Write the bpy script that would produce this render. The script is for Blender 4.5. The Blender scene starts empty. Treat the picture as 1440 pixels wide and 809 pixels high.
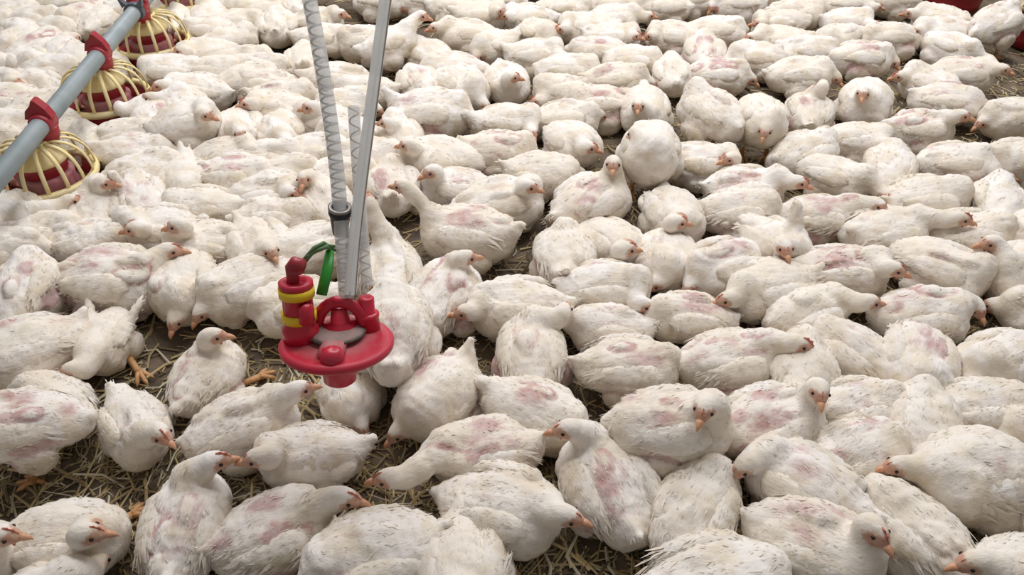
import bpy, math, random
import numpy as np
from mathutils import Vector, Matrix
random.seed(7); RNG = np.random.default_rng(11)

# ---------------------------------------------------------------- camera, world, light, exposure
SC = bpy.context.scene; COL = SC.collection
H = 1.50; PITCH = math.radians(40.0); F = 1088.0
cam_d = bpy.data.cameras.new('camera'); cam = bpy.data.objects.new('camera', cam_d); COL.objects.link(cam)
cam.location = (0, 0, H); cam.rotation_euler = (math.radians(90) - PITCH, 0, 0)
cam_d.sensor_width = 36.0; cam_d.lens = 36.0 * F / 1440.0; cam_d.clip_start = 0.02
SC.camera = cam
SC.view_settings.view_transform = 'Standard'; SC.view_settings.look = 'None'
SC.view_settings.gamma = 1.0; SC.view_settings.exposure = -0.08; SC.view_settings.use_curve_mapping = False
world = bpy.data.worlds.new('barn_air'); SC.world = world; world.use_nodes = True
bg = world.node_tree.nodes['Background']; bg.inputs[0].default_value = (1.0, 0.97, 0.94, 1); bg.inputs[1].default_value = 0.26

def area(name, loc, size, energy, color, rot=(0, 0, 0)):
    d = bpy.data.lights.new(name, 'AREA'); d.shape = 'RECTANGLE'; d.size, d.size_y = size
    d.energy = energy; d.color = color
    o = bpy.data.objects.new(name, d); COL.objects.link(o); o.location = loc; o.rotation_euler = rot
    return o
area('barn_lamp', (-1.4, 5.2, 3.3), (0.6, 3.5), 98, (0.97, 0.98, 1.0), (math.radians(-30), 0, 0))
area('barn_lamp', (2.2, 5.2, 3.3), (0.6, 3.5), 98, (0.97, 0.98, 1.0), (math.radians(-30), 0, 0))
area('barn_lamp', (0.3, 2.6, 3.6), (3.2, 0.6), 86, (0.98, 0.98, 1.0), (0, 0, 0))

# ---------------------------------------------------------------- helpers
CP, SP = math.cos(PITCH), math.sin(PITCH)
def ray(u, v):
    a = (u - 720.0) / F; b = (404.5 - v) / F
    return np.array([a, CP + b * SP, -SP + b * CP])
def at(u, v, z=0.0):
    d = ray(u, v); t = (z - H) / d[2]
    return np.array([d[0] * t, d[1] * t, z])
def at_depth(u, v, depth):
    d = ray(u, v)
    return np.array([0, 0, H]) + d * depth
def heading(u, v, ang, z=0.0):
    a = math.radians(ang); p = at(u, v, z); q = at(u + 4 * math.cos(a), v - 4 * math.sin(a), z)
    return math.atan2(q[1] - p[1], q[0] - p[0])

def mat(name, color, rough=0.6, **kw):
    m = bpy.data.materials.new(name); m.use_nodes = True
    b = m.node_tree.nodes['Principled BSDF']
    b.inputs['Base Color'].default_value = (*color, 1); b.inputs['Roughness'].default_value = rough
    for k, v in kw.items():
        b.inputs[k.replace('_', ' ')].default_value = v
    return m
def vary(m, c1, c2, scale, detail=4, bump=0.0, lo=0.35, hi=0.65, bscale=None):
    nt = m.node_tree; N = nt.nodes; L = nt.links; b = N['Principled BSDF']
    tc = N.new('ShaderNodeTexCoord'); n = N.new('ShaderNodeTexNoise'); n.inputs['Scale'].default_value = scale; n.inputs['Detail'].default_value = detail
    L.new(tc.outputs['Object'], n.inputs['Vector'])
    r = N.new('ShaderNodeValToRGB'); r.color_ramp.elements[0].position = lo; r.color_ramp.elements[1].position = hi
    r.color_ramp.elements[0].color = (*c1, 1); r.color_ramp.elements[1].color = (*c2, 1)
    L.new(n.outputs['Fac'], r.inputs['Fac']); L.new(r.outputs['Color'], b.inputs['Base Color'])
    if bump:
        n2 = N.new('ShaderNodeTexNoise'); n2.inputs['Scale'].default_value = bscale or scale * 4; n2.inputs['Detail'].default_value = 5
        L.new(tc.outputs['Object'], n2.inputs['Vector'])
        bp = N.new('ShaderNodeBump'); bp.inputs['Strength'].default_value = bump; bp.inputs['Distance'].default_value = 0.005
        L.new(n2.outputs['Fac'], bp.inputs['Height']); L.new(bp.outputs['Normal'], b.inputs['Normal'])
    return m

def mesh_obj(name, verts, faces, m, parent=None, smooth=True, masks=None):
    me = bpy.data.meshes.new(name)
    verts = np.asarray(verts, dtype=np.float32)
    if isinstance(faces, np.ndarray) and faces.ndim == 2:
        n, k = faces.shape
        me.vertices.add(len(verts)); me.vertices.foreach_set('co', verts.ravel())
        me.loops.add(n * k); me.loops.foreach_set('vertex_index', faces.astype(np.int32).ravel())
        me.polygons.add(n); me.polygons.foreach_set('loop_start', np.arange(0, n * k, k, dtype=np.int32))
        try: me.polygons.foreach_set('loop_total', np.full(n, k, dtype=np.int32))
        except Exception: pass
        me.update(calc_edges=True)
    else:
        me.from_pydata([tuple(map(float, v)) for v in verts], [], [list(map(int, f)) for f in faces])
    me.polygons.foreach_set('use_smooth', np.full(len(me.polygons), smooth))
    if masks is not None:
        at_ = me.color_attributes.new('masks', 'FLOAT_COLOR', 'POINT')
        c = np.ones((len(verts), 4), dtype=np.float32); c[:, :3] = masks
        at_.data.foreach_set('color', c.ravel())
    me.materials.append(m)
    o = bpy.data.objects.new(name, me); COL.objects.link(o)
    if parent is not None: o.parent = parent
    return o
def empty(name, loc, rz=0.0, label=None, cat=None, group=None):
    o = bpy.data.objects.new(name, None); COL.objects.link(o); o.empty_display_size = 0.05
    o.location = loc; o.rotation_euler = (0, 0, rz); tag(o, label, cat, group); return o
def tag(o, label=None, cat=None, group=None, kind=None):
    for k, v in (('label', label), ('category', cat), ('group', group), ('kind', kind)):
        if v: o[k] = v
    return o

def basis(d):
    d = np.asarray(d, float); d = d / np.linalg.norm(d)
    a = np.array([0, 0, 1.0]) if abs(d[2]) < 0.9 else np.array([1.0, 0, 0])
    u = np.cross(a, d); u /= np.linalg.norm(u); return u, np.cross(d, u), d
def sweep(path, radii, seg=10, cap=True, flat=1.0):
    """tube along a path with parallel-transported rings"""
    P = [np.asarray(p, float) for p in path]; n = len(P); V = []; Fc = []
    T = [(P[min(i + 1, n - 1)] - P[max(i - 1, 0)]) for i in range(n)]
    u, w, _ = basis(T[0])
    for i in range(n):
        t = T[i] / np.linalg.norm(T[i]); u = u - t * np.dot(u, t); u /= np.linalg.norm(u); w = np.cross(t, u)
        for k in range(seg):
            a = 2 * math.pi * k / seg
            V.append(P[i] + radii[i] * (math.cos(a) * u + flat * math.sin(a) * w))
    for i in range(n - 1):
        for k in range(seg):
            a, b = i * seg + k, i * seg + (k + 1) % seg
            Fc.append((a, b, b + seg, a + seg))
    if cap:
        Fc.append(tuple(reversed(range(seg)))); Fc.append(tuple(range((n - 1) * seg, n * seg)))
    return V, Fc
def lathe(profile, seg=40, closed=False):
    """profile of (radius, z), solid of revolution about z"""
    V = []; Fc = []; n = len(profile)
    for r, z in profile:
        for k in range(seg):
            a = 2 * math.pi * k / seg; V.append((r * math.cos(a), r * math.sin(a), z))
    rng = range(n) if closed else range(n - 1)
    for i in rng:
        j = (i + 1) % n
        for k in range(seg):
            a, b = i * seg + k, i * seg + (k + 1) % seg; c, d = j * seg + (k + 1) % seg, j * seg + k
            Fc.append((a, b, c, d))
    if not closed:
        if profile[0][0] > 1e-5: Fc.append(tuple(reversed(range(seg))))
        if profile[-1][0] > 1e-5: Fc.append(tuple(range((n - 1) * seg, n * seg)))
    return V, Fc
def join(*parts):
    V = []; Fc = []
    for v, f in parts:
        b = len(V); V.extend([tuple(p) for p in v]); Fc.extend([tuple(i + b for i in q) for q in f])
    return V, Fc
def xf(part, loc=(0, 0, 0), rot=(0, 0, 0), sc=(1, 1, 1)):
    from mathutils import Euler
    M = Matrix.Translation(loc) @ Euler(rot).to_matrix().to_4x4() @ Matrix.Diagonal((*sc, 1))
    return [tuple(M @ Vector(p)) for p in part[0]], part[1]
def box(cx, cy, cz, sx, sy, sz, b=0.15):
    """bevelled box"""
    V = []; idx = {}
    hx, hy, hz = sx / 2, sy / 2, sz / 2; bb = min(sx, sy, sz) * b
    V = []; Fc = []
    prof = [(hx - bb, hy - bb, -hz), (hx, hy, -hz + bb), (hx, hy, hz - bb), (hx - bb, hy - bb, hz)]
    for px, py, z in prof:
        cc = bb
        for sx_, sy_ in ((1, 1), (-1, 1), (-1, -1), (1, -1)):
            if sx_ * sy_ > 0: pts = [(px, py - cc), (px - cc, py)]
            else: pts = [(px - cc, py), (px, py - cc)]
            for qx, qy in pts: V.append((cx + sx_ * qx, cy + sy_ * qy, cz + z))
    for i in range(3):
        for k in range(8):
            a, b2 = i * 8 + k, i * 8 + (k + 1) % 8; Fc.append((a, b2, b2 + 8, a + 8))
    Fc.append(tuple(reversed(range(8)))); Fc.append(tuple(range(24, 32)))
    return V, Fc

# ---------------------------------------------------------------- materials
def feather_material(name):
    m = bpy.data.materials.new(name); m.use_nodes = True
    nt = m.node_tree; N = nt.nodes; L = nt.links; b = N['Principled BSDF']
    b.inputs['Roughness'].default_value = 0.85; b.inputs['Specular IOR Level'].default_value = 0.12
    b.inputs['Sheen Weight'].default_value = 0.25; b.inputs['Sheen Roughness'].default_value = 0.6
    vc = N.new('ShaderNodeVertexColor'); vc.layer_name = 'masks'
    sep = N.new('ShaderNodeSeparateColor'); L.new(vc.outputs['Color'], sep.inputs['Color'])
    tc = N.new('ShaderNodeTexCoord'); oi = N.new('ShaderNodeObjectInfo')
    add = N.new('ShaderNodeVectorMath'); add.operation = 'ADD'
    L.new(tc.outputs['Object'], add.inputs[0]); L.new(oi.outputs['Random'], add.inputs[1])
    def noise(scale, det=4, vec=None, rough=0.55):
        n = N.new('ShaderNodeTexNoise'); n.inputs['Scale'].default_value = scale; n.inputs['Detail'].default_value = det
        n.inputs['Roughness'].default_value = rough; L.new(vec or add.outputs[0], n.inputs['Vector']); return n
    def mix(fac, a, bcol):
        x = N.new('ShaderNodeMix'); x.data_type = 'RGBA'
        L.new(fac, x.inputs[0])
        for s, c in ((x.inputs[6], a), (x.inputs[7], bcol)):
            if isinstance(c, tuple): s.default_value = (*c, 1)
            else: L.new(c, s)
        return x.outputs[2]
    def ramp(src, lo, hi):
        r = N.new('ShaderNodeMapRange'); r.interpolation_type = 'SMOOTHSTEP'; r.inputs[1].default_value = lo; r.inputs[2].default_value = hi
        L.new(src, r.inputs[0]); return r.outputs[0]
    def math_(op, a, c):
        x = N.new('ShaderNodeMath'); x.operation = op
        for s, v in ((x.inputs[0], a), (x.inputs[1], c)):
            if isinstance(v, (int, float)): s.default_value = v
            else: L.new(v, s)
        return x.outputs[0]
    # white to cream base, each bird a little different
    base = mix(oi.outputs['Random'], WHITE, CREAM)
    cream = mix(ramp(noise(14, 3).outputs['Fac'], 0.42, 0.68), base, CREAM2)
    # dirt
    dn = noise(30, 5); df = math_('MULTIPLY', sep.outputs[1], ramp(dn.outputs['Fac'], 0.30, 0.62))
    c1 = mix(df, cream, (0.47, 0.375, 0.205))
    # bare pink skin, ragged edge
    mp0 = N.new('ShaderNodeMapping'); mp0.inputs['Scale'].default_value = (0.5, 1.3, 1.0); L.new(add.outputs[0], mp0.inputs['Vector'])
    pn = noise(48, 6, mp0.outputs['Vector'], 0.7); pm = math_('ADD', sep.outputs[0], math_('MULTIPLY', math_('SUBTRACT', pn.outputs['Fac'], 0.5), 1.6))
    pf = math_('MULTIPLY', ramp(pm, 0.30, 0.95), 0.85)
    skin = mix(ramp(noise(40, 3).outputs['Fac'], 0.35, 0.65), (0.50, 0.26, 0.235), (0.60, 0.43, 0.41))
    c2 = mix(pf, c1, skin)
    # face skin
    fn = noise(120, 4); ff = ramp(math_('ADD', sep.outputs[2], math_('MULTIPLY', math_('SUBTRACT', fn.outputs['Fac'], 0.5), 0.7)), 0.35, 0.7)
    face = mix(ramp(noise(60, 3).outputs['Fac'], 0.35, 0.65), (0.55, 0.27, 0.18), (0.60, 0.39, 0.28))
    c3 = mix(ff, c2, face)
    L.new(c3, b.inputs['Base Color'])
    # feather relief: streaks along the bird plus soft lumps
    mp = N.new('ShaderNodeMapping'); mp.inputs['Scale'].default_value = (0.45, 1.0, 1.0); L.new(add.outputs[0], mp.inputs['Vector'])
    w = noise(95, 6, mp.outputs['Vector'], 0.65); v = N.new('ShaderNodeTexVoronoi'); v.inputs['Scale'].default_value = 48; L.new(mp.outputs['Vector'], v.inputs['Vector'])
    hsum = math_('ADD', w.outputs['Fac'], math_('MULTIPLY', v.outputs['Distance'], 0.55))
    bp = N.new('ShaderNodeBump'); bp.inputs['Strength'].default_value = 0.55; bp.inputs['Distance'].default_value = 0.006
    L.new(hsum, bp.inputs['Height'])
    L.new(bp.outputs['Normal'], b.inputs['Normal'])
    return m
WHITE = (0.87, 0.815, 0.765); CREAM = (0.84, 0.76, 0.66); CREAM2 = (0.76, 0.66, 0.53)
M_FEATHER = feather_material('white_feathers')
M_BEAK = vary(mat('beak_horn', (0.6, 0.3, 0.15), 0.45), (0.56, 0.25, 0.13), (0.64, 0.36, 0.21), 60)
M_COMB = vary(mat('comb_skin', (0.6, 0.15, 0.1), 0.55), (0.50, 0.11, 0.07), (0.58, 0.24, 0.15), 80)
M_EYE = mat('dark_eye', (0.012, 0.008, 0.006), 0.15)
M_LEG = vary(mat('leg_scales', (0.6, 0.35, 0.15), 0.6), (0.50, 0.24, 0.09), (0.66, 0.38, 0.18), 90, bump=0.3)
M_RED = vary(mat('dusty_red_plastic', (0.4, 0.02, 0.03), 0.4), (0.30, 0.012, 0.022), (0.36, 0.03, 0.04), 12)
M_REDBRIGHT = vary(mat('glossy_red_plastic', (0.6, 0.02, 0.04), 0.32), (0.58, 0.012, 0.04), (0.48, 0.03, 0.055), 9)
M_YEL = vary(mat('cream_yellow_plastic', (0.8, 0.65, 0.3), 0.45), (0.80, 0.64, 0.28), (0.74, 0.62, 0.36), 15)
M_YELB = mat('bright_yellow_plastic', (0.85, 0.58, 0.02), 0.4)
M_PINK = vary(mat('feed_dusted_plastic', (0.4, 0.2, 0.2), 0.7), (0.34, 0.10, 0.115), (0.46, 0.23, 0.22), 14)
M_PIPE = vary(mat('grey_plastic_pipe', (0.3, 0.34, 0.35), 0.5), (0.24, 0.28, 0.29), (0.33, 0.37, 0.38), 8)
M_CLIP = mat('dark_grey_clip', (0.09, 0.10, 0.12), 0.5)
M_BLACK = mat('black_rubber', (0.02, 0.022, 0.028), 0.45)
M_GREEN = mat('green_plastic', (0.03, 0.27, 0.03), 0.4)
M_CORD = mat('green_cord', (0.13, 0.24, 0.11), 0.7)
M_FEED = vary(mat('feed_meal', (0.5, 0.35, 0.2), 0.9), (0.42, 0.28, 0.16), (0.56, 0.42, 0.26), 60, bump=0.5)
M_DUST = vary(mat('grey_dust', (0.3, 0.26, 0.22), 0.95), (0.34, 0.22, 0.20), (0.24, 0.20, 0.17), 40, bump=0.5)
M_WIRE = mat('steel_wire', (0.32, 0.29, 0.27), 0.4, Metallic=0.6)
M_TUBE = bpy.data.materials.new('cloudy_clear_tube'); M_TUBE.use_nodes = True
_b = M_TUBE.node_tree.nodes['Principled BSDF']; _b.inputs['Base Color'].default_value = (0.88, 0.87, 0.85, 1); _b.inputs['Roughness'].default_value = 0.22
_b.inputs['Alpha'].default_value = 0.55; _b.inputs['Specular IOR Level'].default_value = 0.6
M_TUBE2 = M_TUBE.copy(); M_TUBE2.name = 'milky_tube'
_b = M_TUBE2.node_tree.nodes['Principled BSDF']; _b.inputs['Alpha'].default_value = 0.80; _b.inputs['Base Color'].default_value = (0.88, 0.87, 0.84, 1)
M_PLATE = M_REDBRIGHT.copy(); M_PLATE.name = 'dusty_red_plate'
def _dust(m):
    nt = m.node_tree; N = nt.nodes; L = nt.links; b = N['Principled BSDF']; src = b.inputs['Base Color'].links[0].from_socket
    tc = N.new('ShaderNodeTexCoord'); mp = N.new('ShaderNodeMapping'); mp.inputs['Location'].default_value = (0.0, -0.02, -0.014); mp.inputs['Scale'].default_value = (1.0, 0.8, 1.0)
    L.new(tc.outputs['Object'], mp.inputs['Vector']); ln = N.new('ShaderNodeVectorMath'); ln.operation = 'LENGTH'; L.new(mp.outputs['Vector'], ln.inputs[0])
    n = N.new('ShaderNodeTexNoise'); n.inputs['Scale'].default_value = 38; n.inputs['Detail'].default_value = 6; L.new(tc.outputs['Object'], n.inputs['Vector'])
    a = N.new('ShaderNodeMath'); a.operation = 'MULTIPLY_ADD'; a.inputs[1].default_value = 0.075; L.new(n.outputs['Fac'], a.inputs[0]); L.new(ln.outputs['Value'], a.inputs[2])
    r = N.new('ShaderNodeMapRange'); r.inputs[1].default_value = 0.135; r.inputs[2].default_value = 0.085; r.inputs[4].default_value = 0.75; L.new(a.outputs[0], r.inputs[0])
    x = N.new('ShaderNodeMix'); x.data_type = 'RGBA'; L.new(r.outputs[0], x.inputs[0]); L.new(src, x.inputs[6]); x.inputs[7].default_value = (0.33, 0.22, 0.20, 1)
    L.new(x.outputs[2], b.inputs['Base Color']); b.inputs['Roughness'].default_value = 0.5
_dust(M_PLATE)
M_STRAW = bpy.data.materials.new('dry_straw'); M_STRAW.use_nodes = True
_nt = M_STRAW.node_tree; _v = _nt.nodes.new('ShaderNodeVertexColor'); _v.layer_name = 'masks'
_nt.links.new(_v.outputs['Color'], _nt.nodes['Principled BSDF'].inputs['Base Color']); _nt.nodes['Principled BSDF'].inputs['Roughness'].default_value = 0.6
M_FLOOR = vary(mat('trodden_litter', (0.1, 0.07, 0.05), 0.95), (0.075, 0.054, 0.038), (0.23, 0.17, 0.115), 9, 8, bump=1.0, lo=0.3, hi=0.7, bscale=60)

# ---------------------------------------------------------------- floor and litter
def wave_noise(P, seed, f0, octs=3):
    r = np.random.default_rng(seed); out = np.zeros(len(P)); amp = 1.0; tot = 0
    for o in range(octs):
        for k in range(5):
            d = r.normal(size=P.shape[1]); d /= np.linalg.norm(d)
            out += amp * np.sin(P @ d * f0 * r.uniform(0.7, 1.4) + r.uniform(0, 6.28)); tot += amp * 0.7
        f0 *= 2.1; amp *= 0.5
    return out / tot * 1.6
def floor_z(P): return 0.006 * wave_noise(P, 3, 9.0, 4) - 0.004
nx, ny = 230, 230
X, Y = np.meshgrid(np.linspace(-4.2, 4.2, nx), np.linspace(0.2, 7.2, ny), indexing='ij')
P2 = np.stack([X.ravel(), Y.ravel()], 1)
V = np.column_stack([P2, floor_z(P2)])
I = np.arange(nx * ny).reshape(nx, ny)
Fq = np.stack([I[:-1, :-1].ravel(), I[1:, :-1].ravel(), I[1:, 1:].ravel(), I[:-1, 1:].ravel()], 1)
fl = mesh_obj('floor', V, Fq, M_FLOOR); tag(fl, kind='structure')

def build_straw(n, name, label, lmin, lmax, zlift, seed, wid=0.0022):
    r = np.random.default_rng(seed); Vs = []; Fs = []; Cs = []
    made = 0
    while made < n:
        u = r.uniform(-80, 1520); v = r.uniform(-60, 900) if r.random() < 0.75 else r.uniform(-80, 300)
        p = at(u, v, 0.0)
        if p[1] > 6: continue
        # dense in loose patches
        if wave_noise(p[None, :2], 77, 6.0, 2)[0] + r.normal() * 0.5 < -0.75: continue
        L_ = r.uniform(lmin, lmax); a = r.uniform(0, 6.28); w = wid * r.uniform(0.5, 1.7)
        d = np.array([math.cos(a), math.sin(a), r.normal() * 0.10]); s = np.array([-math.sin(a), math.cos(a), 0])
        z0 = floor_z(p[None, :2])[0] + zlift * r.uniform(0.2, 1.0); c = np.array([p[0], p[1], z0])
        bend = r.normal() * 0.15 * L_
        base = len(Vs)
        for k in range(3):
            t = k / 2 - 0.5; q = c + d * L_ * t + s * bend * (4 * t * t) ; q[2] = max(q[2], z0 - zlift * 0.5)
            for e, hgt in ((-1, 0), (0, w * 0.9), (1, 0)):
                Vs.append(q + s * w * e + np.array([0, 0, hgt]))
        for k in range(2):
            for e in range(2):
                i = base + k * 3 + e; Fs.append((i, i + 1, i + 4, i + 3))
        t = r.random(); q = r.random()
        c0 = np.array([0.50, 0.38, 0.19]) * (0.4 + 0.95 * t) if q < 0.75 else (np.array([0.66, 0.60, 0.44]) if q < 0.88 else np.array([0.14, 0.10, 0.055]))
        Cs.extend([c0] * 9); made += 1
    o = mesh_obj(name, Vs, np.array(Fs), M_STRAW, masks=np.array(Cs), smooth=False)
    tag(o, label, 'straw', kind='stuff'); return o
build_straw(19000, 'straw_litter', 'short broken yellow straw trodden into the dark litter between the chickens', 0.015, 0.06, 0.006, 5, 0.0018)
build_straw(4200, 'loose_straw', 'longer pale straw stalks lying loose on top of the litter', 0.05, 0.15, 0.014, 6, 0.0024)

# ---------------------------------------------------------------- chickens: surface nets over a smooth union
def sd_ell(P, c, r, R=None):
    q = P - c
    if R is not None: q = q @ R
    k0 = np.linalg.norm(q / r, axis=1); k1 = np.linalg.norm(q / (r * r), axis=1) + 1e-9
    return k0 * (k0 - 1) / k1
def sd_cone(P, a, b, ra, rb):
    ab = b - a; t = np.clip(((P - a) @ ab) / (ab @ ab + 1e-12), 0, 1)
    return np.linalg.norm(P - a - t[:, None] * ab, axis=1) - (ra + (rb - ra) * t)
def smin(a, b, k):
    h = np.clip(0.5 + 0.5 * (b - a) / k, 0, 1)
    return b * (1 - h) + a * h - k * h * (1 - h)

def surface_net(sdf, lo, hi, h):
    lo = np.asarray(lo); n = np.ceil((np.asarray(hi) - lo) / h).astype(int) + 1
    ax = [lo[i] + h * np.arange(n[i]) for i in range(3)]
    G = np.stack(np.meshgrid(*ax, indexing='ij'), -1)
    f = sdf(G.reshape(-1, 3)).reshape(n)
    neg = f < 0; m = n - 1
    cs = [(i, j, k) for i in (0, 1) for j in (0, 1) for k in (0, 1)]
    corner = {c: f[c[0]:c[0] + m[0], c[1]:c[1] + m[1], c[2]:c[2] + m[2]] for c in cs}
    cnt = sum((corner[c] < 0).astype(np.int8) for c in cs)
    act = (cnt > 0) & (cnt < 8)
    ids = np.full(m, -1); ci = np.argwhere(act); ids[act] = np.arange(len(ci))
    val = {c: corner[c][act] for c in cs}
    acc = np.zeros((len(ci), 3)); num = np.zeros(len(ci))
    for a in cs:
        for d in range(3):
            if a[d] == 0:
                b = list(a); b[d] = 1; b = tuple(b)
                va, vb = val[a], val[b]; cr = (va < 0) != (vb < 0)
                t = va / (va - vb + 1e-15)
                pt = np.zeros((len(ci), 3)); pt[:] = a; pt[:, d] = t
                acc[cr] += pt[cr]; num[cr] += 1
    Vv = lo + h * (ci + acc / num[:, None])
    quads = []
    for d in range(3):
        e = [1, 2, 0][d]; g = [2, 0, 1][d]
        sl0 = [slice(None)] * 3; sl1 = [slice(None)] * 3
        sl0[d] = slice(0, -1); sl1[d] = slice(1, None)
        A = neg[tuple(sl0)]; B = neg[tuple(sl1)]
        E = np.argwhere(A != B)
        ok = (E[:, e] > 0) & (E[:, g] > 0) & (E[:, e] < m[e]) & (E[:, g] < m[g])
        E = E[ok]; sgn = A[tuple(E.T)]
        def cid(de, dg):
            q = E.copy(); q[:, e] -= de; q[:, g] -= dg; return ids[tuple(q.T)]
        q = np.stack([cid(1, 1), cid(0, 1), cid(0, 0), cid(1, 0)], 1)
        q[~sgn] = q[~sgn][:, ::-1]
        quads.append(q)
    return Vv, np.concatenate(quads)

def bez(p0, p1, p2, p3, n):
    t = np.linspace(0, 1, n)[:, None]
    return (1 - t) ** 3 * p0 + 3 * (1 - t) ** 2 * t * p1 + 3 * (1 - t) * t * t * p2 + t ** 3 * p3

FACE_WORD = {0: 'facing right', 1: 'facing away right', 2: 'facing away', 3: 'facing away left', 4: 'facing left', 5: 'facing forward left', 6: 'facing forward', 7: 'facing forward right'}
EYE_ME = {}
def shared(name, maker):
    if name not in EYE_ME:
        o = maker(); EYE_ME[name] = o.data; bpy.data.objects.remove(o)
    return EYE_ME[name]
def part(name, me, parent, M):
    o = bpy.data.objects.new(name, me); COL.objects.link(o); o.parent = parent; o.matrix_local = M; return o

def build_beak():
    path = [(-0.004, 0, 0.001), (0.006, 0, 0.0015), (0.013, 0, 0.0005), (0.019, 0, -0.003), (0.0225, 0, -0.0075)]
    a = sweep(path, [0.0092, 0.0080, 0.0058, 0.0034, 0.0008], 10, flat=0.85)
    b = sweep([(-0.002, 0, -0.0055), (0.008, 0, -0.0062), (0.0165, 0, -0.0072)], [0.0065, 0.0048, 0.0012], 8, flat=0.6)
    return mesh_obj('beak', *join(a, b), M_BEAK)
def build_comb():
    # low blade with points along the forehead
    V = []; Fc = []; n = 15
    for i in range(n):
        t = i / (n - 1); x = 0.012 - 0.032 * t
        hgt = 0.0085 * math.sin(math.pi * min(1, t * 0.9 + 0.1)) ** 0.6 + 0.0035 * max(0, math.sin(t * math.pi * 5.5))
        zb = -0.004 - 0.009 * max(0, 0.35 - t)
        for y, z in ((-0.0026, zb), (-0.0016, zb + hgt * 0.6), (0, zb + hgt), (0.0016, zb + hgt * 0.6), (0.0026, zb)):
            V.append((x, y, z))
    for i in range(n - 1):
        for k in range(4): a = i * 5 + k; Fc.append((a, a + 1, a + 6, a + 5))
    Fc.append((4, 3, 2, 1, 0)); b = (n - 1) * 5; Fc.append((b, b + 1, b + 2, b + 3, b + 4))
    return mesh_obj('comb', V, Fc, M_COMB)
def build_wattle():
    v, f = lathe([(0.0, 0.0055), (0.0025, 0.004), (0.0038, -0.001), (0.003, -0.006), (0.0, -0.0085)], 8)
    return mesh_obj('wattle', *join(xf((v, f), (0, 0.0045, 0), (0.2, 0, 0), (1, .55, 1)), xf((v, f), (0, -0.0045, 0), (-0.2, 0, 0), (1, .55, 1))), M_COMB)
def build_eye():
    v, f = lathe([(0.0001, -0.0042), (0.003, -0.003), (0.0042, 0), (0.003, 0.003), (0.0001, 0.0042)], 10)
    return mesh_obj('eye', v, f, M_EYE)
def build_foot():
    # shank from hock at origin down, three toes forward and one back (unit: metres), foot plane at z = -0.06
    parts = [sweep([(0, 0, 0.012), (0.001, 0, -0.02), (0.004, 0, -0.052)], [0.0105, 0.0075, 0.0085], 8)]
    for a, l in ((0, 0.048), (0.55, 0.042), (-0.55, 0.042), (math.pi, 0.02)):
        c, s = math.cos(a), math.sin(a)
        pts = [(0.004, 0, -0.052), (0.004 + c * l * .35, s * l * .35, -0.050), (0.004 + c * l * .75, s * l * .75, -0.056), (0.004 + c * l, s * l, -0.0605)]
        parts.append(sweep(pts, [0.0075, 0.006, 0.0052, 0.0012], 7))
    return mesh_obj('leg', *join(*parts), M_LEG)

def build_resting_leg():
    parts = [sweep([(-0.01, 0, 0.022), (0.025, 0, 0.018), (0.055, 0, 0.014)], [0.0115, 0.0085, 0.0095], 8)]
    for a, l in ((0, 0.050), (0.55, 0.044), (-0.55, 0.044)):
        c, s = math.cos(a), math.sin(a)
        parts.append(sweep([(0.053, 0, 0.014), (0.053 + c * l * .4, s * l * .4, 0.015), (0.053 + c * l * .8, s * l * .8, 0.008), (0.053 + c * l, s * l, 0.003)], [0.008, 0.0065, 0.0055, 0.0014], 7))
    return mesh_obj('leg', *join(*parts), M_LEG)

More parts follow.
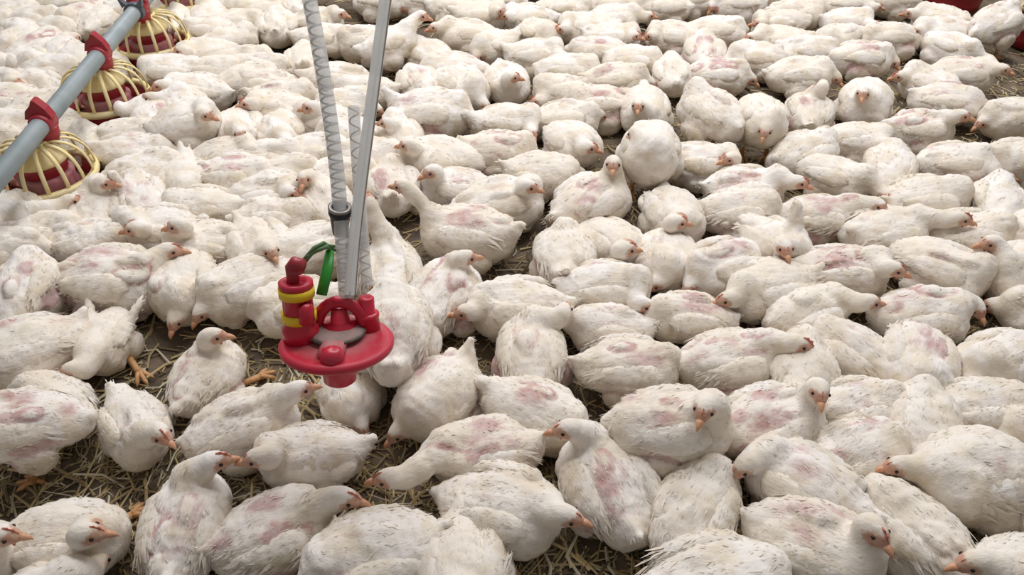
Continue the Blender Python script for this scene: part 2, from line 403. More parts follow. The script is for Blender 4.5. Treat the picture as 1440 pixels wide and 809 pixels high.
def chicken(i, u, v, ang, hx=None, hy=None, fa=None, fl=''):
    r = np.random.default_rng(1000 + i)
    stand = 'S' in fl
    s = 0.91 * r.uniform(0.95, 1.05)
    if v < 420: s *= 1.06
    if 'B' in fl: s *= 1.18
    if 'b' in fl: s *= 1.08
    if 's' in fl: s *= 0.88
    lift = 0.070 * s if stand else 0.0
    zc = 0.085 * s + lift
    root = at(u, v, zc); root[2] = 0
    root[:2] += SHIFT.get(i, (0, 0))
    rz = heading(u, v, ang, zc)
    cr, sr = math.cos(rz), math.sin(rz)
    def to_local(p):
        d = p - root; return np.array([cr * d[0] + sr * d[1], -sr * d[0] + cr * d[1], d[2]])
    near = v > 300
    h = 0.0078 if v > 520 else (0.0088 if v > 300 else 0.0112)
    L0 = np.array([0, 0, lift])
    pitch = r.uniform(-0.02, 0.12) + (0.12 if stand else 0)
    def T(x, y, z):  # body point, pitched nose-up, scaled, lifted
        c, q = math.cos(pitch), math.sin(pitch); z0 = z - 0.085
        return np.array([c * x - q * z0, y, 0.085 + q * x + c * z0]) * s + L0
    fat = r.uniform(1.04, 1.18)
    prims = [('e', T(-0.005, 0, 0.084), np.array([0.118, 0.086 * fat, 0.078]) * s, 0.02),
             ('e', T(0.062, 0, 0.076), np.array([0.064, 0.072 * fat, 0.066]) * s, 0.03),
             ('e', T(-0.085, 0, 0.088), np.array([0.062, 0.058, 0.052]) * s, 0.03)]
    if 'O' in fl:
        prims[0][2][2] *= 1.12; prims[0][1][2] += 0.008; prims[1][1][2] += 0.010; prims[1][2][2] *= 1.15
    for sg in (-1, 1):
        prims.append(('e', T(-0.025 + r.normal() * 0.008, sg * 0.064 * fat, 0.052), np.array([0.056, 0.036, 0.048]) * s, 0.007))
        if r.random() < 0.5: prims.append(('e', T(0.055, sg * 0.05, 0.055), np.array([0.035, 0.03, 0.045]) * s, 0.008))
    tl = r.uniform(0.85, 1.15); tz = r.uniform(0.105, 0.145)
    if 'T' in fl: tz = 0.165
    prims.append(('c', T(-0.09, 0, 0.095), T(-0.09 - 0.062 * tl, r.normal() * 0.01, tz), 0.036 * s, 0.011 * s, 0.022))
    prims.append(('c', T(-0.10, 0.015, 0.09), T(-0.135 * tl, 0.022, tz - 0.02), 0.028 * s, 0.010 * s, 0.014))
    for k in range(r.integers(3, 8)):   # individual lumps of plumage
        a = r.uniform(0.1, math.pi - 0.1); x = r.uniform(-0.09, 0.06)
        w_ = math.sqrt(max(0.1, 1 - (x / 0.13) ** 2))
        prims.append(('e', T(x, 0.070 * w_ * math.cos(a), 0.084 + 0.064 * w_ * math.sin(a)), np.array([0.042, 0.022, 0.020]) * s * r.uniform(0.7, 1.3), 0.006))
    # neck and head
    nb = T(0.078, 0, 0.118); hs = (1.02 + 0.06 * r.random()) * (1 if s < 1.1 else 1.05)
    hidden = hx is None
    if hidden:
        sd_ = 1 if r.random() < 0.5 else -1
        hc = T(0.135, sd_ * 0.028, 0.082 + (0.02 if stand else 0)) ; fa_l = sd_ * r.uniform(0.2, 1.0); hp = -0.55
        if 'K' in fl: hc = T(0.03, sd_ * 0.055, 0.155); fa_l = sd_ * 2.4; hp = -0.6
    else:
        pref = lift + (0.24 if 'u' in fl else 0.07 if 'd' in fl else 0.165)
        best = None
        for z in np.linspace(0.035, 0.34 + lift, 40):
            q = to_local(at(hx, hy, z)) ; q[2] = z
            dd = np.linalg.norm(q - nb); e0 = np.linalg.norm((q - prims[0][1]) / prims[0][2]); e1 = np.linalg.norm((q - prims[1][1]) / prims[1][2])
            cost = abs(dd - 0.092) + 0.45 * abs(z - pref) + 0.25 * max(0, 1.42 - e0) + 0.25 * max(0, 1.42 - e1)
            if best is None or cost < best[0]: best = (cost, q)
        hc = best[1]; dd = np.linalg.norm(hc - nb); mx = 0.22 if 'u' in fl else 0.17
        if dd > mx: hc = nb + (hc - nb) / dd * mx
        hc[2] = max(hc[2], 0.032)
        fa_l = heading(hx, hy, fa, hc[2]) - rz; hp = -0.14 if 'd' not in fl else -0.45
        if 'u' in fl: hp = -0.12
        if 'U' in fl: hp = 0.75
    fd = np.array([math.cos(fa_l) * math.cos(hp), math.sin(fa_l) * math.cos(hp), math.sin(hp)])
    sy = np.array([-math.sin(fa_l), math.cos(fa_l), 0.0]); up = np.cross(fd, sy)
    Rh = np.stack([fd, sy, up], 1)       # columns: local axes of the head
    dl = np.linalg.norm(hc - nb)
    back = hc - fd * 0.010 * hs - up * 0.006
    pts = bez(nb, nb + np.array([0.45, 0, 0.75]) * dl * 0.42, back - fd * dl * 0.22 - np.array([0, 0, 0.22 * dl]), back, 6)
    rad = np.array([0.046 * s, 0.037 * s, 0.030, 0.0255, 0.0230, 0.0215]) * np.array([1, 1, 1, hs, hs, hs])
    if 'u' in fl: rad[1:4] *= 0.88
    for k in range(5): prims.append(('c', pts[k], pts[k + 1], rad[k], rad[k + 1], 0.022 if k < 2 else 0.012))
    prims.append(('h', hc, np.array([0.0285, 0.0190, 0.0208]) * hs, 0.008, Rh))
    prims.append(('h', hc + fd * 0.0175 * hs - up * 0.0035, np.array([0.0185, 0.0118, 0.0118]) * hs, 0.008, Rh))
    if stand:
        for sg in (-1, 1):
            prims.append(('c', T(-0.02, sg * 0.045, 0.06), np.array([0.0, sg * 0.045 * s, 0.068 * s]), 0.045 * s, 0.017 * s, 0.015))
    if 'w' in fl:  # raised wing tips
        for sg in (-1, 1):
            prims.append(('c', T(-0.05, sg * 0.07, 0.12), T(-0.155, sg * 0.10, 0.185), 0.024 * s, 0.010 * s, 0.014))
    if 'V' in fl:
        prims.append(('c', T(0.03, 0.04, 0.12), T(0.0, 0.06, 0.215), 0.030 * s, 0.019 * s, 0.02))
    sd = 50 + i
    crease = [None]
    def sdf(P, full=True):
        d = None; cz = np.zeros(len(P))
        for p in prims:
            if p[0] == 'e': q = sd_ell(P, p[1], p[2]); k = p[3]
            elif p[0] == 'c': q = sd_cone(P, p[1], p[2], p[3], p[4]); k = p[5]
            else: q = sd_ell(P, p[1], p[2], p[4]); k = p[3]
            if full is None and d is not None and k < 0.0085 and p[0] == 'e': cz = np.maximum(cz, p[2][0] / 0.05 * np.exp(-((q - d + 0.001) / 0.0045) ** 2))
            d = q if d is None else smin(d, q, k)
        crease[0] = cz
        return d
    lo = np.array([1e9] * 3); hi = -lo
    for p in prims:
        if p[0] == 'c':
            for c, rr in ((p[1], p[3]), (p[2], p[4])): lo = np.minimum(lo, c - rr); hi = np.maximum(hi, c + rr)
        else: rr = p[2] if p[0] == 'e' else p[2].max(); lo = np.minimum(lo, p[1] - rr); hi = np.maximum(hi, p[1] + rr)
    lo -= 0.02; hi += 0.02
    V, Q = surface_net(sdf, lo, hi, h)
    e = 0.002
    sdf(V, None); CRS = np.clip(crease[0], 0, 1); d0 = sdf(V); Gd = np.stack([sdf(V + np.eye(3)[k] * e) - d0 for k in range(3)], 1); Gd /= np.linalg.norm(Gd, axis=1)[:, None] + 1e-9
    V = V - Gd * np.clip(d0, -0.004, 0.004)[:, None]
    dh = np.linalg.norm(V - hc, axis=1); headw = np.clip((dh - 0.035) / 0.05, 0, 1)
    Pst = V * np.array([0.55, 1, 1])
    n1 = wave_noise(Pst, sd, 55, 3); n2 = wave_noise(V, sd + 1, 130, 2)
    # ruffled feather tips: overlapping ridges running across the bird
    rid = (V[:, 0] * 42 + 0.5 * wave_noise(V, sd + 2, 60, 1) + 0.35 * V[:, 2] * 42) % 1.0
    n0 = wave_noise(V * np.array([0.7, 1, 1]), sd + 9, 28, 2)
    disp = headw * (0.0064 * n0 + 0.0050 * n1 + 0.0015 * n2 + 0.0030 * (rid - 0.5) - 0.0045 * CRS)
    V = V + Gd * disp[:, None]
    V[:, 2] = np.maximum(V[:, 2], 0.003)
    # masks: bare pink skin, dirt, face
    B = (V - L0) / s
    side = np.abs(B[:, 1])
    amt = 1.7 if 'P' in fl else (1.2 if 'p' in fl else r.uniform(0.4, 1.0))
    pink = np.zeros(len(V))
    for sg in (-1, 1):
        for c, rr, wgt in (((-0.055, sg * 0.075, 0.075), 0.042, 1.0), ((0.015, sg * 0.085, 0.052), 0.030, 0.8), ((-0.01, sg * 0.035, 0.155), 0.032, 0.75), ((-0.085, sg * 0.02, 0.125), 0.03, 0.5)):
            c = np.array(c) + r.normal(size=3) * 0.012; wgt *= r.uniform(0.35, 1.15)
            pink = np.maximum(pink, wgt * amt * np.exp(-(np.linalg.norm((B - c) * np.array([0.75, 1, 1.3]), axis=1) / rr) ** 2))
    if 'P' in fl and r.random() < 0.7:
        c = np.array([r.uniform(-0.07, 0.03), r.uniform(-0.05, 0.05), 0.15]); pink = np.maximum(pink, r.uniform(0.5, 1.0) * np.exp(-(np.linalg.norm((B - c) * np.array([0.65, 1.5, 1]), axis=1) / 0.050) ** 2))
    pink = np.maximum(pink, CRS * amt * 0.8 * np.clip(0.6 + 0.8 * wave_noise(V, sd + 7, 25, 2), 0, 1))
    pink *= headw
    hl = (V - hc) @ Rh / hs
    # bare skin around eye and beak, a narrow strip down the throat
    face = np.exp(-(((hl[:, 0] - 0.024) / 0.029) ** 2 + ((hl[:, 2] + 0.003) / 0.021) ** 2)) * 1.15
    face = np.clip(face * 1.1, 0, 1) * (np.linalg.norm(V - hc, axis=1) < 0.044)
    dirt = np.zeros(len(V))
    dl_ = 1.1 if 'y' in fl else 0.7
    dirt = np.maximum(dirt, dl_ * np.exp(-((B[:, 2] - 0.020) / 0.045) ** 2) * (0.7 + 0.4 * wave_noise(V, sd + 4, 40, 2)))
    c = np.array([r.uniform(0, 0.08), r.choice([-1, 1]) * 0.07, 0.07])
    dirt = np.maximum(dirt, (1.1 if 'y' in fl else 0.65) * np.exp(-(np.linalg.norm(B - c, axis=1) / 0.04) ** 2))
    dirt = np.maximum(dirt, 0.5 * np.exp(-(np.linalg.norm(V - (back + nb) / 2, axis=1) / 0.03) ** 2) * (0.5 + r.random()))
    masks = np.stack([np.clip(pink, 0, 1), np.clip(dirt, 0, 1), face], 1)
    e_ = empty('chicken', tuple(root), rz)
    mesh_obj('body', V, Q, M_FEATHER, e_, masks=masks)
    # wings: lens-shaped fans of overlapping feathers lying along each flank
    A = prims[0][2]; Cc = prims[0][1]; WV, WN, WM = [], [], []
    for sg in (-1, 1):
        nu, nv = (22, 11) if near else (14, 8); Wv = []; Wm = []
        droop = r.uniform(-0.25, 0.1); off0 = r.uniform(0.003, 0.0065) * s
        for a in range(nu):
            t = a / (nu - 1); x = (0.078 - 0.175 * t)
            wtop = math.radians(66 - 10 * t) ; wbot = math.radians(4 + 26 * t) + droop * 0.6
            shape = math.sin(math.pi * min(1, (t * 0.93 + 0.05))) ** 0.45
            mid = (wtop + wbot) / 2; half = (wtop - wbot) / 2 * shape
            saw = (t * 7.0 + r.uniform(-0.08, 0.08)) % 1.0
            for b_ in range(nv):
                w = b_ / (nv - 1) * 2 - 1
                th = mid + half * w - (0.10 * saw if w < -0.55 else 0)
                xx = x - (0.012 * (1 - saw) if w < -0.5 else 0)
                base = math.sqrt(max(0.03, 1 - (xx / 0.150) ** 2))
                edge = 1 - abs(w) ** 4; eu = min(1, t * 9, (1 - t) * 7)
                rr = base + (off0 * edge * eu - 0.006 * (1 - edge * eu)) / 0.08 + 0.035 * (((t * 6 + 0.35 * w) % 1.0) - 0.5) * edge + r.normal() * 0.008
                Wv.append(T(xx - 0.005, sg * 0.088 * fat * rr * math.cos(th), 0.084 + 0.079 * rr * math.sin(th)))
                Wm.append((0.30 * amt * max(0, 1 - abs(t - 0.35) * 4) * r.random() if w > 0.3 else 0, 0.15 + 0.35 * max(0, t - 0.6) + (0.4 if 'y' in fl else 0) * (w < 0), 0))
        fq = [(a * nv + b_, a * nv + b_ + 1, (a + 1) * nv + b_ + 1, (a + 1) * nv + b_) for a in range(nu - 1) for b_ in range(nv - 1)]
        if sg > 0: fq = [q[::-1] for q in fq]
        # close the back so the wing has thickness
        inner = [tuple(np.array(p) - (np.array(p) - Cc) * 0.13) for p in Wv]; nW = len(Wv)
        fq2 = [tuple(x_ + nW for x_ in q[::-1]) for q in fq]
        rim = [a * nv for a in range(nu)] + [(nu - 1) * nv + b_ for b_ in range(1, nv)] + [a * nv + nv - 1 for a in range(nu - 2, -1, -1)] + [b_ for b_ in range(nv - 2, 0, -1)]
        side_ = []
        for k in range(len(rim)):
            a, b_ = rim[k], rim[(k + 1) % len(rim)]
            side_.append((a, a + nW, b_ + nW, b_) if sg > 0 else (a, b_, b_ + nW, a + nW))
        wN = np.array(Wv) - Cc; wN /= (A * A); wN /= np.linalg.norm(wN, axis=1)[:, None]; WV.append(np.array(Wv)); WN.append(wN); WM.append(np.array(Wm))
        mesh_obj('wing', np.array(Wv + inner), np.array(fq + fq2 + side_), M_FEATHER, e_, masks=np.array(Wm + Wm))
    # fluff: fine down and a few longer feather tips standing off the plumage
    nt_, nl = (2300, 150) if v > 520 else ((1500, 100) if v > 300 else ((700, 40) if v > 110 else (320, 0)))
    okm = np.where(headw > 0.35)[0]; pick = r.choice(okm, nt_); m_ = len(pick)
    src, nrm, mk_ = V[pick], Gd[pick], masks[pick]
    k_ = nt_ // 4; wv_, wn_, wm_ = np.concatenate(WV), np.concatenate(WN), np.concatenate(WM); q_ = r.choice(len(wv_), k_)
    src[-k_:] = wv_[q_]; nrm[-k_:] = wn_[q_]; mk_[-k_:] = wm_[q_]
    p = src + r.normal(size=(m_, 3)) * h * 0.5
    p -= nrm * ((p - src) * nrm).sum(1)[:, None]
    db = np.array([-1, 0, -0.25]) + r.normal(size=(m_, 3)) * 0.35; db -= nrm * (db * nrm).sum(1)[:, None]; db /= np.linalg.norm(db, axis=1)[:, None] + 1e-9
    ln = r.uniform(0.007, 0.017, m_) * s; ln[:nl] = r.uniform(0.018, 0.032, nl) * s
    lift_ = r.uniform(0.03, 0.20, m_); lift_[:nl] = r.uniform(0.0, 0.05, nl)
    wd = r.uniform(0.0007, 0.0014, m_) * (1 if near else 1.5); wd[:nl] = r.uniform(0.0009, 0.0018, nl)
    if near:   # quills fanning out past the wing tips and tail
        nq = 44; qi = np.concatenate([np.where(wm_[:, 1] > 0.22)[0], []]).astype(int); qi = r.choice(qi, nq)
        src_q, nrm_q = wv_[qi], wn_[qi]; p[:nq] = src_q; nrm[:nq] = nrm_q; mk_[:nq] = 0.2
        d_ = np.array([-1, 0, -0.45]) + r.normal(size=(nq, 3)) * 0.22; d_ -= nrm_q * (d_ * nrm_q).sum(1)[:, None]; db[:nq] = d_ / np.linalg.norm(d_, axis=1)[:, None]
        ln[:nq] = r.uniform(0.028, 0.05, nq) * s; wd[:nq] = r.uniform(0.0025, 0.0048, nq); lift_[:nq] = r.uniform(0.02, 0.12, nq)
    sd2 = np.cross(nrm, db); p0 = p - nrm * 0.0015
    tip = p0 + (db + nrm * lift_[:, None]) * ln[:, None]; midp = p0 + (db * 0.5 + nrm * (lift_ * 0.62)[:, None]) * ln[:, None]
    Tv = np.stack([p0 - sd2 * (wd * 0.6)[:, None], p0 + sd2 * (wd * 0.6)[:, None], midp + sd2 * wd[:, None], tip, midp - sd2 * wd[:, None]], 1).reshape(-1, 3)
    Tv[:, 2] = np.maximum(Tv[:, 2], 0.002)
    a0 = np.arange(m_) * 5; Tf = np.stack([np.stack([a0, a0 + 2, a0 + 1], 1), np.stack([a0, a0 + 4, a0 + 2], 1), np.stack([a0 + 4, a0 + 3, a0 + 2], 1)], 1).reshape(-1, 3)
    o = mesh_obj('down_feathers', Tv, Tf, M_FEATHER, e_, masks=np.repeat(mk_ * np.array([0.8, 0.9, 0]), 5, 0)); tag(o, kind='stuff')
    o.data.normals_split_custom_set_from_vertices(np.repeat(nrm, 5, 0).tolist())
    # beak, comb, wattle, eyes
    hm = Matrix([[*Rh[k], 0] for k in range(3)] + [[0, 0, 0, 1]])
    def place(name, mk, off, sc=1.0, rot=None):
        p = hc + Rh @ (np.array(off) * hs)
        M = Matrix.Translation(Vector(p)) @ hm @ (rot or Matrix.Identity(4)) @ Matrix.Scale(sc * hs, 4)
        return part(name, shared(name, mk), e_, M)
    place('beak', build_beak, (0.0315, 0, -0.0038), 0.92)
    cs = r.uniform(0.75, 1.1) if 'R' in fl else r.uniform(0.3, 0.6)
    place('comb', build_comb, (0.0225, 0, 0.0125), cs, Matrix.Rotation(0.62, 4, 'Y'))
    if v > 60 or not hidden:
        for sg in (-1, 1): place('eye', build_eye, (0.0120, sg * 0.0166, 0.004), 1.0)
    if near: place('wattle', build_wattle, (0.016, 0, -0.0185), r.uniform(0.6, 1.0))
    # legs
    if stand or 'f' in fl:
        for sg in (-1, 1):
            if stand:
                M = Matrix.Translation((0.002, sg * 0.046 * s, 0.0655)) @ Matrix.Rotation(r.normal() * 0.2, 4, 'Z') @ Matrix.Scale(1.05, 4)
                if abs(s - 1) > 2: pass
                part('leg', shared('leg', build_foot), e_, M)
            else:
                M = Matrix.Translation(Vector((0.030 * s, sg * 0.072 * s, 0.0))) @ Matrix.Rotation(sg * 0.75, 4, 'Z')
                part('leg', shared('resting_leg', build_resting_leg), e_, M)
    elif near and r.random() < 0.5:
        pass
    return e_

#BIRDS_BEGIN
# every chicken: body centre in the photograph, heading, head centre and heading, state letters; turned into floor positions by at()
BIRDS = [
(14,8,0,None,None,None,''), (48,4,30,None,None,None,''), (82,6,180,None,None,None,''), (107,26,200,None,None,None,'P'),
(150,10,170,None,None,None,''), (14,26,10,None,None,None,''), (52,34,0,None,None,None,''), (30,50,330,None,None,None,''),
(72,48,340,None,None,None,'y'), (100,78,80,106,53,270,'u'), (47,72,20,None,None,None,'P'), (25,60,200,None,None,None,''),
(2,70,0,None,None,None,''), (5,122,0,20,115,0,''), (30,92,330,None,None,None,''), (78,100,0,None,None,None,''),
(52,122,330,76,137,350,''), (24,150,180,None,None,None,'P'), (14,182,0,None,None,None,''), (46,168,20,None,None,None,''),
(104,88,120,None,None,None,''), (138,36,40,None,None,None,''), (178,86,90,None,None,None,''), (92,182,30,None,None,None,''),
(262,32,80,246,12,90,'u'), (290,24,60,280,3,90,'u'), (330,36,0,372,33,350,''), (342,8,0,None,None,None,''),
(366,14,190,None,None,None,''), (287,46,180,None,None,None,''), (290,76,190,255,71,185,''), (320,60,10,None,None,None,''),
(250,104,180,None,None,None,''), (285,132,180,225,120,190,''), (225,163,100,212,137,185,'u'), (262,172,10,289,161,350,'S'),
(347,92,0,None,None,None,''), (355,118,10,None,None,None,''), (180,170,110,168,150,100,'Pu'), (200,198,0,None,None,None,''),
(125,210,100,None,None,None,'sT'), (205,218,0,None,None,None,''), (215,238,10,None,None,None,''), (256,253,260,None,None,None,'T'),
(325,226,10,360,211,350,''), (344,248,0,None,None,None,'P'), (290,287,180,None,None,None,''), (190,282,110,None,None,None,'PyV'),
(63,279,330,100,282,10,''), (72,326,0,None,None,None,'y'), (142,302,80,147,257,0,'yu'), (18,306,0,None,None,None,''),
(128,338,0,None,None,None,''), (214,332,180,190,321,185,''), (303,346,180,250,317,185,'by'), (168,396,0,239,352,5,'BPR'),
(272,394,270,None,None,None,'yp'), (16,352,0,None,None,None,'yb'), (42,405,60,None,None,None,'PS'), (425,352,200,None,None,None,''),
(366,344,300,381,352,300,''), (338,413,200,None,None,None,'b'), (408,425,190,None,None,None,''), (32,498,200,None,None,None,'Bp'),
(150,480,240,102,520,190,'wfs'), (292,530,60,300,472,5,'Pufs'), (28,594,190,None,None,None,'bPS'), (75,575,150,None,None,None,'s'),
(190,602,300,226,610,320,'Rs'), (343,600,20,421,547,15,'u'), (435,642,190,363,643,190,''), (262,742,75,302,648,12,'PuRb'),
(388,752,20,486,700,350,'yPR'), (85,768,0,123,750,5,'fR'), (-45,790,0,4,752,0,'uR'), (50,862,30,None,None,None,''),
(617,560,230,None,None,None,'PTbO'), (757,583,340,None,None,None,'P'), (682,637,190,546,672,185,'PR'), (862,678,120,798,603,185,'PubfL'),
(705,722,345,797,725,345,'bf'), (528,788,200,None,None,None,'B'), (648,806,270,None,None,None,'by'), (985,730,60,None,None,None,'fyb'),
(1000,815,10,None,None,None,'B'), (1125,680,150,1046,655,210,'Pbd'), (1150,768,340,1231,745,310,'PbR'), (1292,755,140,1196,676,150,'yd'),
(1358,655,190,1263,655,185,'BOy'), (1432,815,190,1368,790,190,'b'), (1215,632,20,None,None,None,'P'), (1222,582,10,None,None,None,''),
(1305,590,90,None,None,None,'b'), (1095,592,20,1153,550,280,'Pybu'), (940,602,0,991,574,250,'PSb'), (885,518,0,964,526,300,'Pbd'),
(858,465,180,None,None,None,'Ps'), (745,495,90,792,438,60,'Pb'), (850,407,0,905,428,345,''), (965,448,180,None,None,None,'P'),
(1040,512,10,1124,483,345,'PbR'), (1075,405,190,1022,420,190,'R'), (1125,438,20,1222,424,0,'y'), (1295,450,0,1373,432,320,'ybPd'),
(1188,495,150,None,None,None,'P'), (1288,522,270,None,None,None,'Pb'), (1410,512,200,None,None,None,'b'), (1135,525,90,None,None,None,''),
(1380,590,0,None,None,None,''), (1178,385,0,1257,378,345,'PbR'), (1322,380,340,1386,384,320,'bd'), (1440,385,200,1393,341,185,'bu'),
(1375,333,0,None,None,None,''), (1245,330,10,1350,307,350,'R'), (1150,308,0,1235,288,330,'Py'), (1000,376,200,None,None,None,'Pb'),
(1088,346,320,1103,348,300,'V'), (1040,303,0,None,None,None,'P'), (1172,252,340,1245,274,300,''), (1050,267,0,1124,256,345,'PR'),
(1250,238,90,None,None,None,''), (1342,230,0,1415,250,0,'p'), (1302,283,0,None,None,None,''), (1400,288,90,None,None,None,''),
(1203,202,0,1247,203,350,'R'), (1130,218,20,None,None,None,'y'), (1295,183,0,1352,162,350,'Pu'), (1425,168,180,None,None,None,''),
(1432,228,180,None,None,None,''), (1215,147,270,1213,131,270,'bO'), (1335,68,340,1390,83,350,''), (1352,107,0,1411,97,345,'P'),
(1308,122,160,1264,107,185,'R'), (1330,143,350,None,None,None,'P'), (1250,55,180,None,None,None,''), (1322,30,170,1279,18,180,'u'),
(1322,50,180,1290,43,185,''), (1402,34,20,None,None,None,'SbP'), (1098,62,180,1056,52,185,''), (1120,22,0,None,None,None,'P'),
(1092,35,180,1067,32,180,''), (1190,8,0,1232,10,0,'R'), (1190,34,0,1228,35,350,'R'), (1175,60,200,None,None,None,''),
(1208,82,0,None,None,None,'P'), (1140,72,0,None,None,None,''), (1125,108,0,None,None,None,'b'), (1062,84,180,None,None,None,''),
(1008,47,0,None,None,None,''), (990,76,90,None,None,None,'P'), (1010,108,0,None,None,None,'P'), (998,160,150,None,None,None,'byS'),
(1072,170,300,None,None,None,'byS'), (1138,160,90,1157,120,90,'uP'), (982,232,0,1027,223,190,'y'), (558,62,10,594,22,350,'Sy'),
(508,60,180,None,None,None,''), (657,50,180,611,38,190,''), (638,12,0,None,None,None,''), (678,22,0,700,15,0,''),
(740,26,180,713,22,180,''), (700,2,0,None,None,None,''), (795,15,0,None,None,None,'y'), (866,8,0,None,None,None,'P'),
(932,12,180,None,None,None,''), (862,30,0,912,22,0,'R'), (828,44,180,790,40,185,'R'), (856,52,0,893,50,350,'R'),
(945,53,180,914,50,185,'R'), (757,50,330,None,None,None,''), (695,66,200,None,None,None,''), (755,80,0,791,78,350,''),
(598,85,150,None,None,None,''), (648,118,330,682,147,330,'bd'), (632,95,180,None,None,None,'P'), (712,117,300,720,108,0,'R'),
(800,102,0,None,None,None,'y'), (840,75,180,None,None,None,'P'), (890,88,0,None,None,None,''), (944,108,100,940,90,30,'u'),
(868,115,0,None,None,None,'P'), (790,131,180,756,142,185,'R'), (845,153,180,None,None,None,'P'), (903,158,270,897,148,270,'bO'),
(790,168,0,None,None,None,''), (722,174,0,748,186,300,'y'), (608,160,0,None,None,None,'BPT'), (590,122,300,603,133,300,''),
(505,135,180,None,None,None,'y'), (703,215,0,None,None,None,'P'), (803,202,320,829,207,350,'R'), (920,222,270,None,None,None,'BySKO'),
(612,228,180,574,204,175,'yb'), (552,196,120,545,173,170,'y'), (545,262,90,None,None,None,'PT'), (655,330,175,567,262,170,'Pubb'),
(550,385,95,521,287,120,'ybuU'), (625,415,60,655,362,10,'Pbb'), (642,268,180,606,241,200,'P'), (705,288,10,744,262,350,'yb'),
(762,248,0,None,None,None,''), (832,285,30,862,230,270,'BPu'), (935,308,300,952,312,0,'bR'), (868,345,320,880,350,5,'R'),
(795,362,90,None,None,None,'T'), (727,437,180,655,438,185,'b'), (950,365,270,None,None,None,''), (422,90,90,None,None,None,'T'),
(447,33,0,480,19,350,'u'), (462,58,0,None,None,None,''), (415,10,90,None,None,None,'T'), (455,-22,180,None,None,None,'S'),
(505,-24,0,None,None,None,'S'), (538,4,0,None,None,None,''), (598,2,0,None,None,None,''), (362,98,0,None,None,None,''),
(372,118,180,None,None,None,''), (396,135,0,None,None,None,''), (465,168,180,437,150,185,''), (386,162,180,349,145,185,'R'),
(400,186,270,402,198,270,''), (330,182,270,338,187,270,''), (436,222,0,None,None,None,''), (374,285,0,410,271,350,'R'),
(395,245,0,None,None,None,''), (449,285,120,427,251,250,''), (392,316,0,None,None,None,''), (548,470,90,None,None,None,'BSTPO'),
(500,548,270,None,None,None,'s'), (486,150,0,None,None,None,''), (497,188,180,None,None,None,''), (505,228,0,None,None,None,''),
(476,120,0,None,None,None,''), (230,10,0,None,None,None,''), (385,40,90,None,None,None,''), (300,100,0,None,None,None,''),
(375,225,0,None,None,None,''), (470,250,0,None,None,None,''), (310,10,180,None,None,None,''), (610,-10,0,None,None,None,''),
(660,-15,180,None,None,None,''), (720,-20,0,None,None,None,''), (780,-18,180,None,None,None,''), (850,-20,0,None,None,None,''),
(910,-22,180,None,None,None,''), (980,2,0,None,None,None,''), (1030,6,180,None,None,None,''), (1070,-5,0,None,None,None,''),
(1130,-12,180,None,None,None,''), (1195,-20,0,None,None,None,''), (1255,2,180,None,None,None,''), (1280,-14,0,None,None,None,''),
(-10,95,0,None,None,None,''), (-8,200,0,None,None,None,''), (-20,260,10,None,None,None,''), (-5,30,0,None,None,None,''),
(-30,420,0,None,None,None,''), (1455,20,180,None,None,None,''), (1450,330,200,None,None,None,''), (1462,440,180,None,None,None,''),
(1455,600,180,None,None,None,''), (1460,700,90,None,None,None,'')]
ONLY = None
#TAIL
def bird_ellipse(b, k=0.0):
    u, v, ang = b[0], b[1], b[2]; st = 'S' in b[6]
    s = 1.18 if 'B' in b[6] else 1.08 if 'b' in b[6] else 0.88 if 's' in b[6] else 1.0; s *= 0.91 * (1.06 if v < 420 else 1)
    zc = 0.085 * s + (0.07 * s if st else 0); p = at(u, v, zc)[:2]; rz = heading(u, v, ang, zc); return p, rz, s
SHIFT = {}
FD = [(66, 247), (151, 138), (214, 60), (262, -2)]; FD2 = [(1344, -20), (1466, 30)]
FEED = [(*at(x_, y_, 0.11)[:2], 0.170) for x_, y_ in FD + FD2]
def relax():
    E = [bird_ellipse(b) for b in BIRDS]; P0 = np.array([e[0] for e in E]); P = P0.copy()
    D = np.array([[math.cos(e[1]), math.sin(e[1])] for e in E]); S_ = np.array([e[2] for e in E])
    offs = (-0.062, 0.0, 0.055); rad = (0.062, 0.078, 0.070)
    for it in range(30):
        mv = np.zeros_like(P)
        for a, ra in zip(offs, rad):
            A_ = P + D * (a * S_)[:, None]
            for b, rb in zip(offs, rad):
                B_ = P + D * (b * S_)[:, None]
                d = A_[:, None] - B_[None]; L_ = np.linalg.norm(d, axis=2) + 1e-6
                pen = np.clip((ra * S_[:, None] + rb * S_[None]) * 0.93 - L_, 0, None); np.fill_diagonal(pen, 0)
                mv += (d / L_[:, :, None] * pen[:, :, None]).sum(1) * 0.12
        for (fx, fy, fr) in FEED:
            for a, ra in zip(offs, rad):
                A_ = P + D * (a * S_)[:, None]; d = A_ - np.array([fx, fy]); L_ = np.linalg.norm(d, axis=1) + 1e-6
                mv += d / L_[:, None] * np.clip(fr + ra * S_ * 0.9 - L_, 0, None)[:, None] * 0.5
        P += mv; dP = P - P0; l = np.linalg.norm(dP, axis=1); lim = 0.028 + 0.10 * np.array([min(np.linalg.norm(p_ - np.array(f_[:2])) for f_ in FEED) < 0.30 for p_ in P0])
        P = P0 + dP * np.minimum(1, lim / np.maximum(l, 1e-9))[:, None]
    for i in range(len(P)): SHIFT[i] = tuple(P[i] - P0[i])
relax()

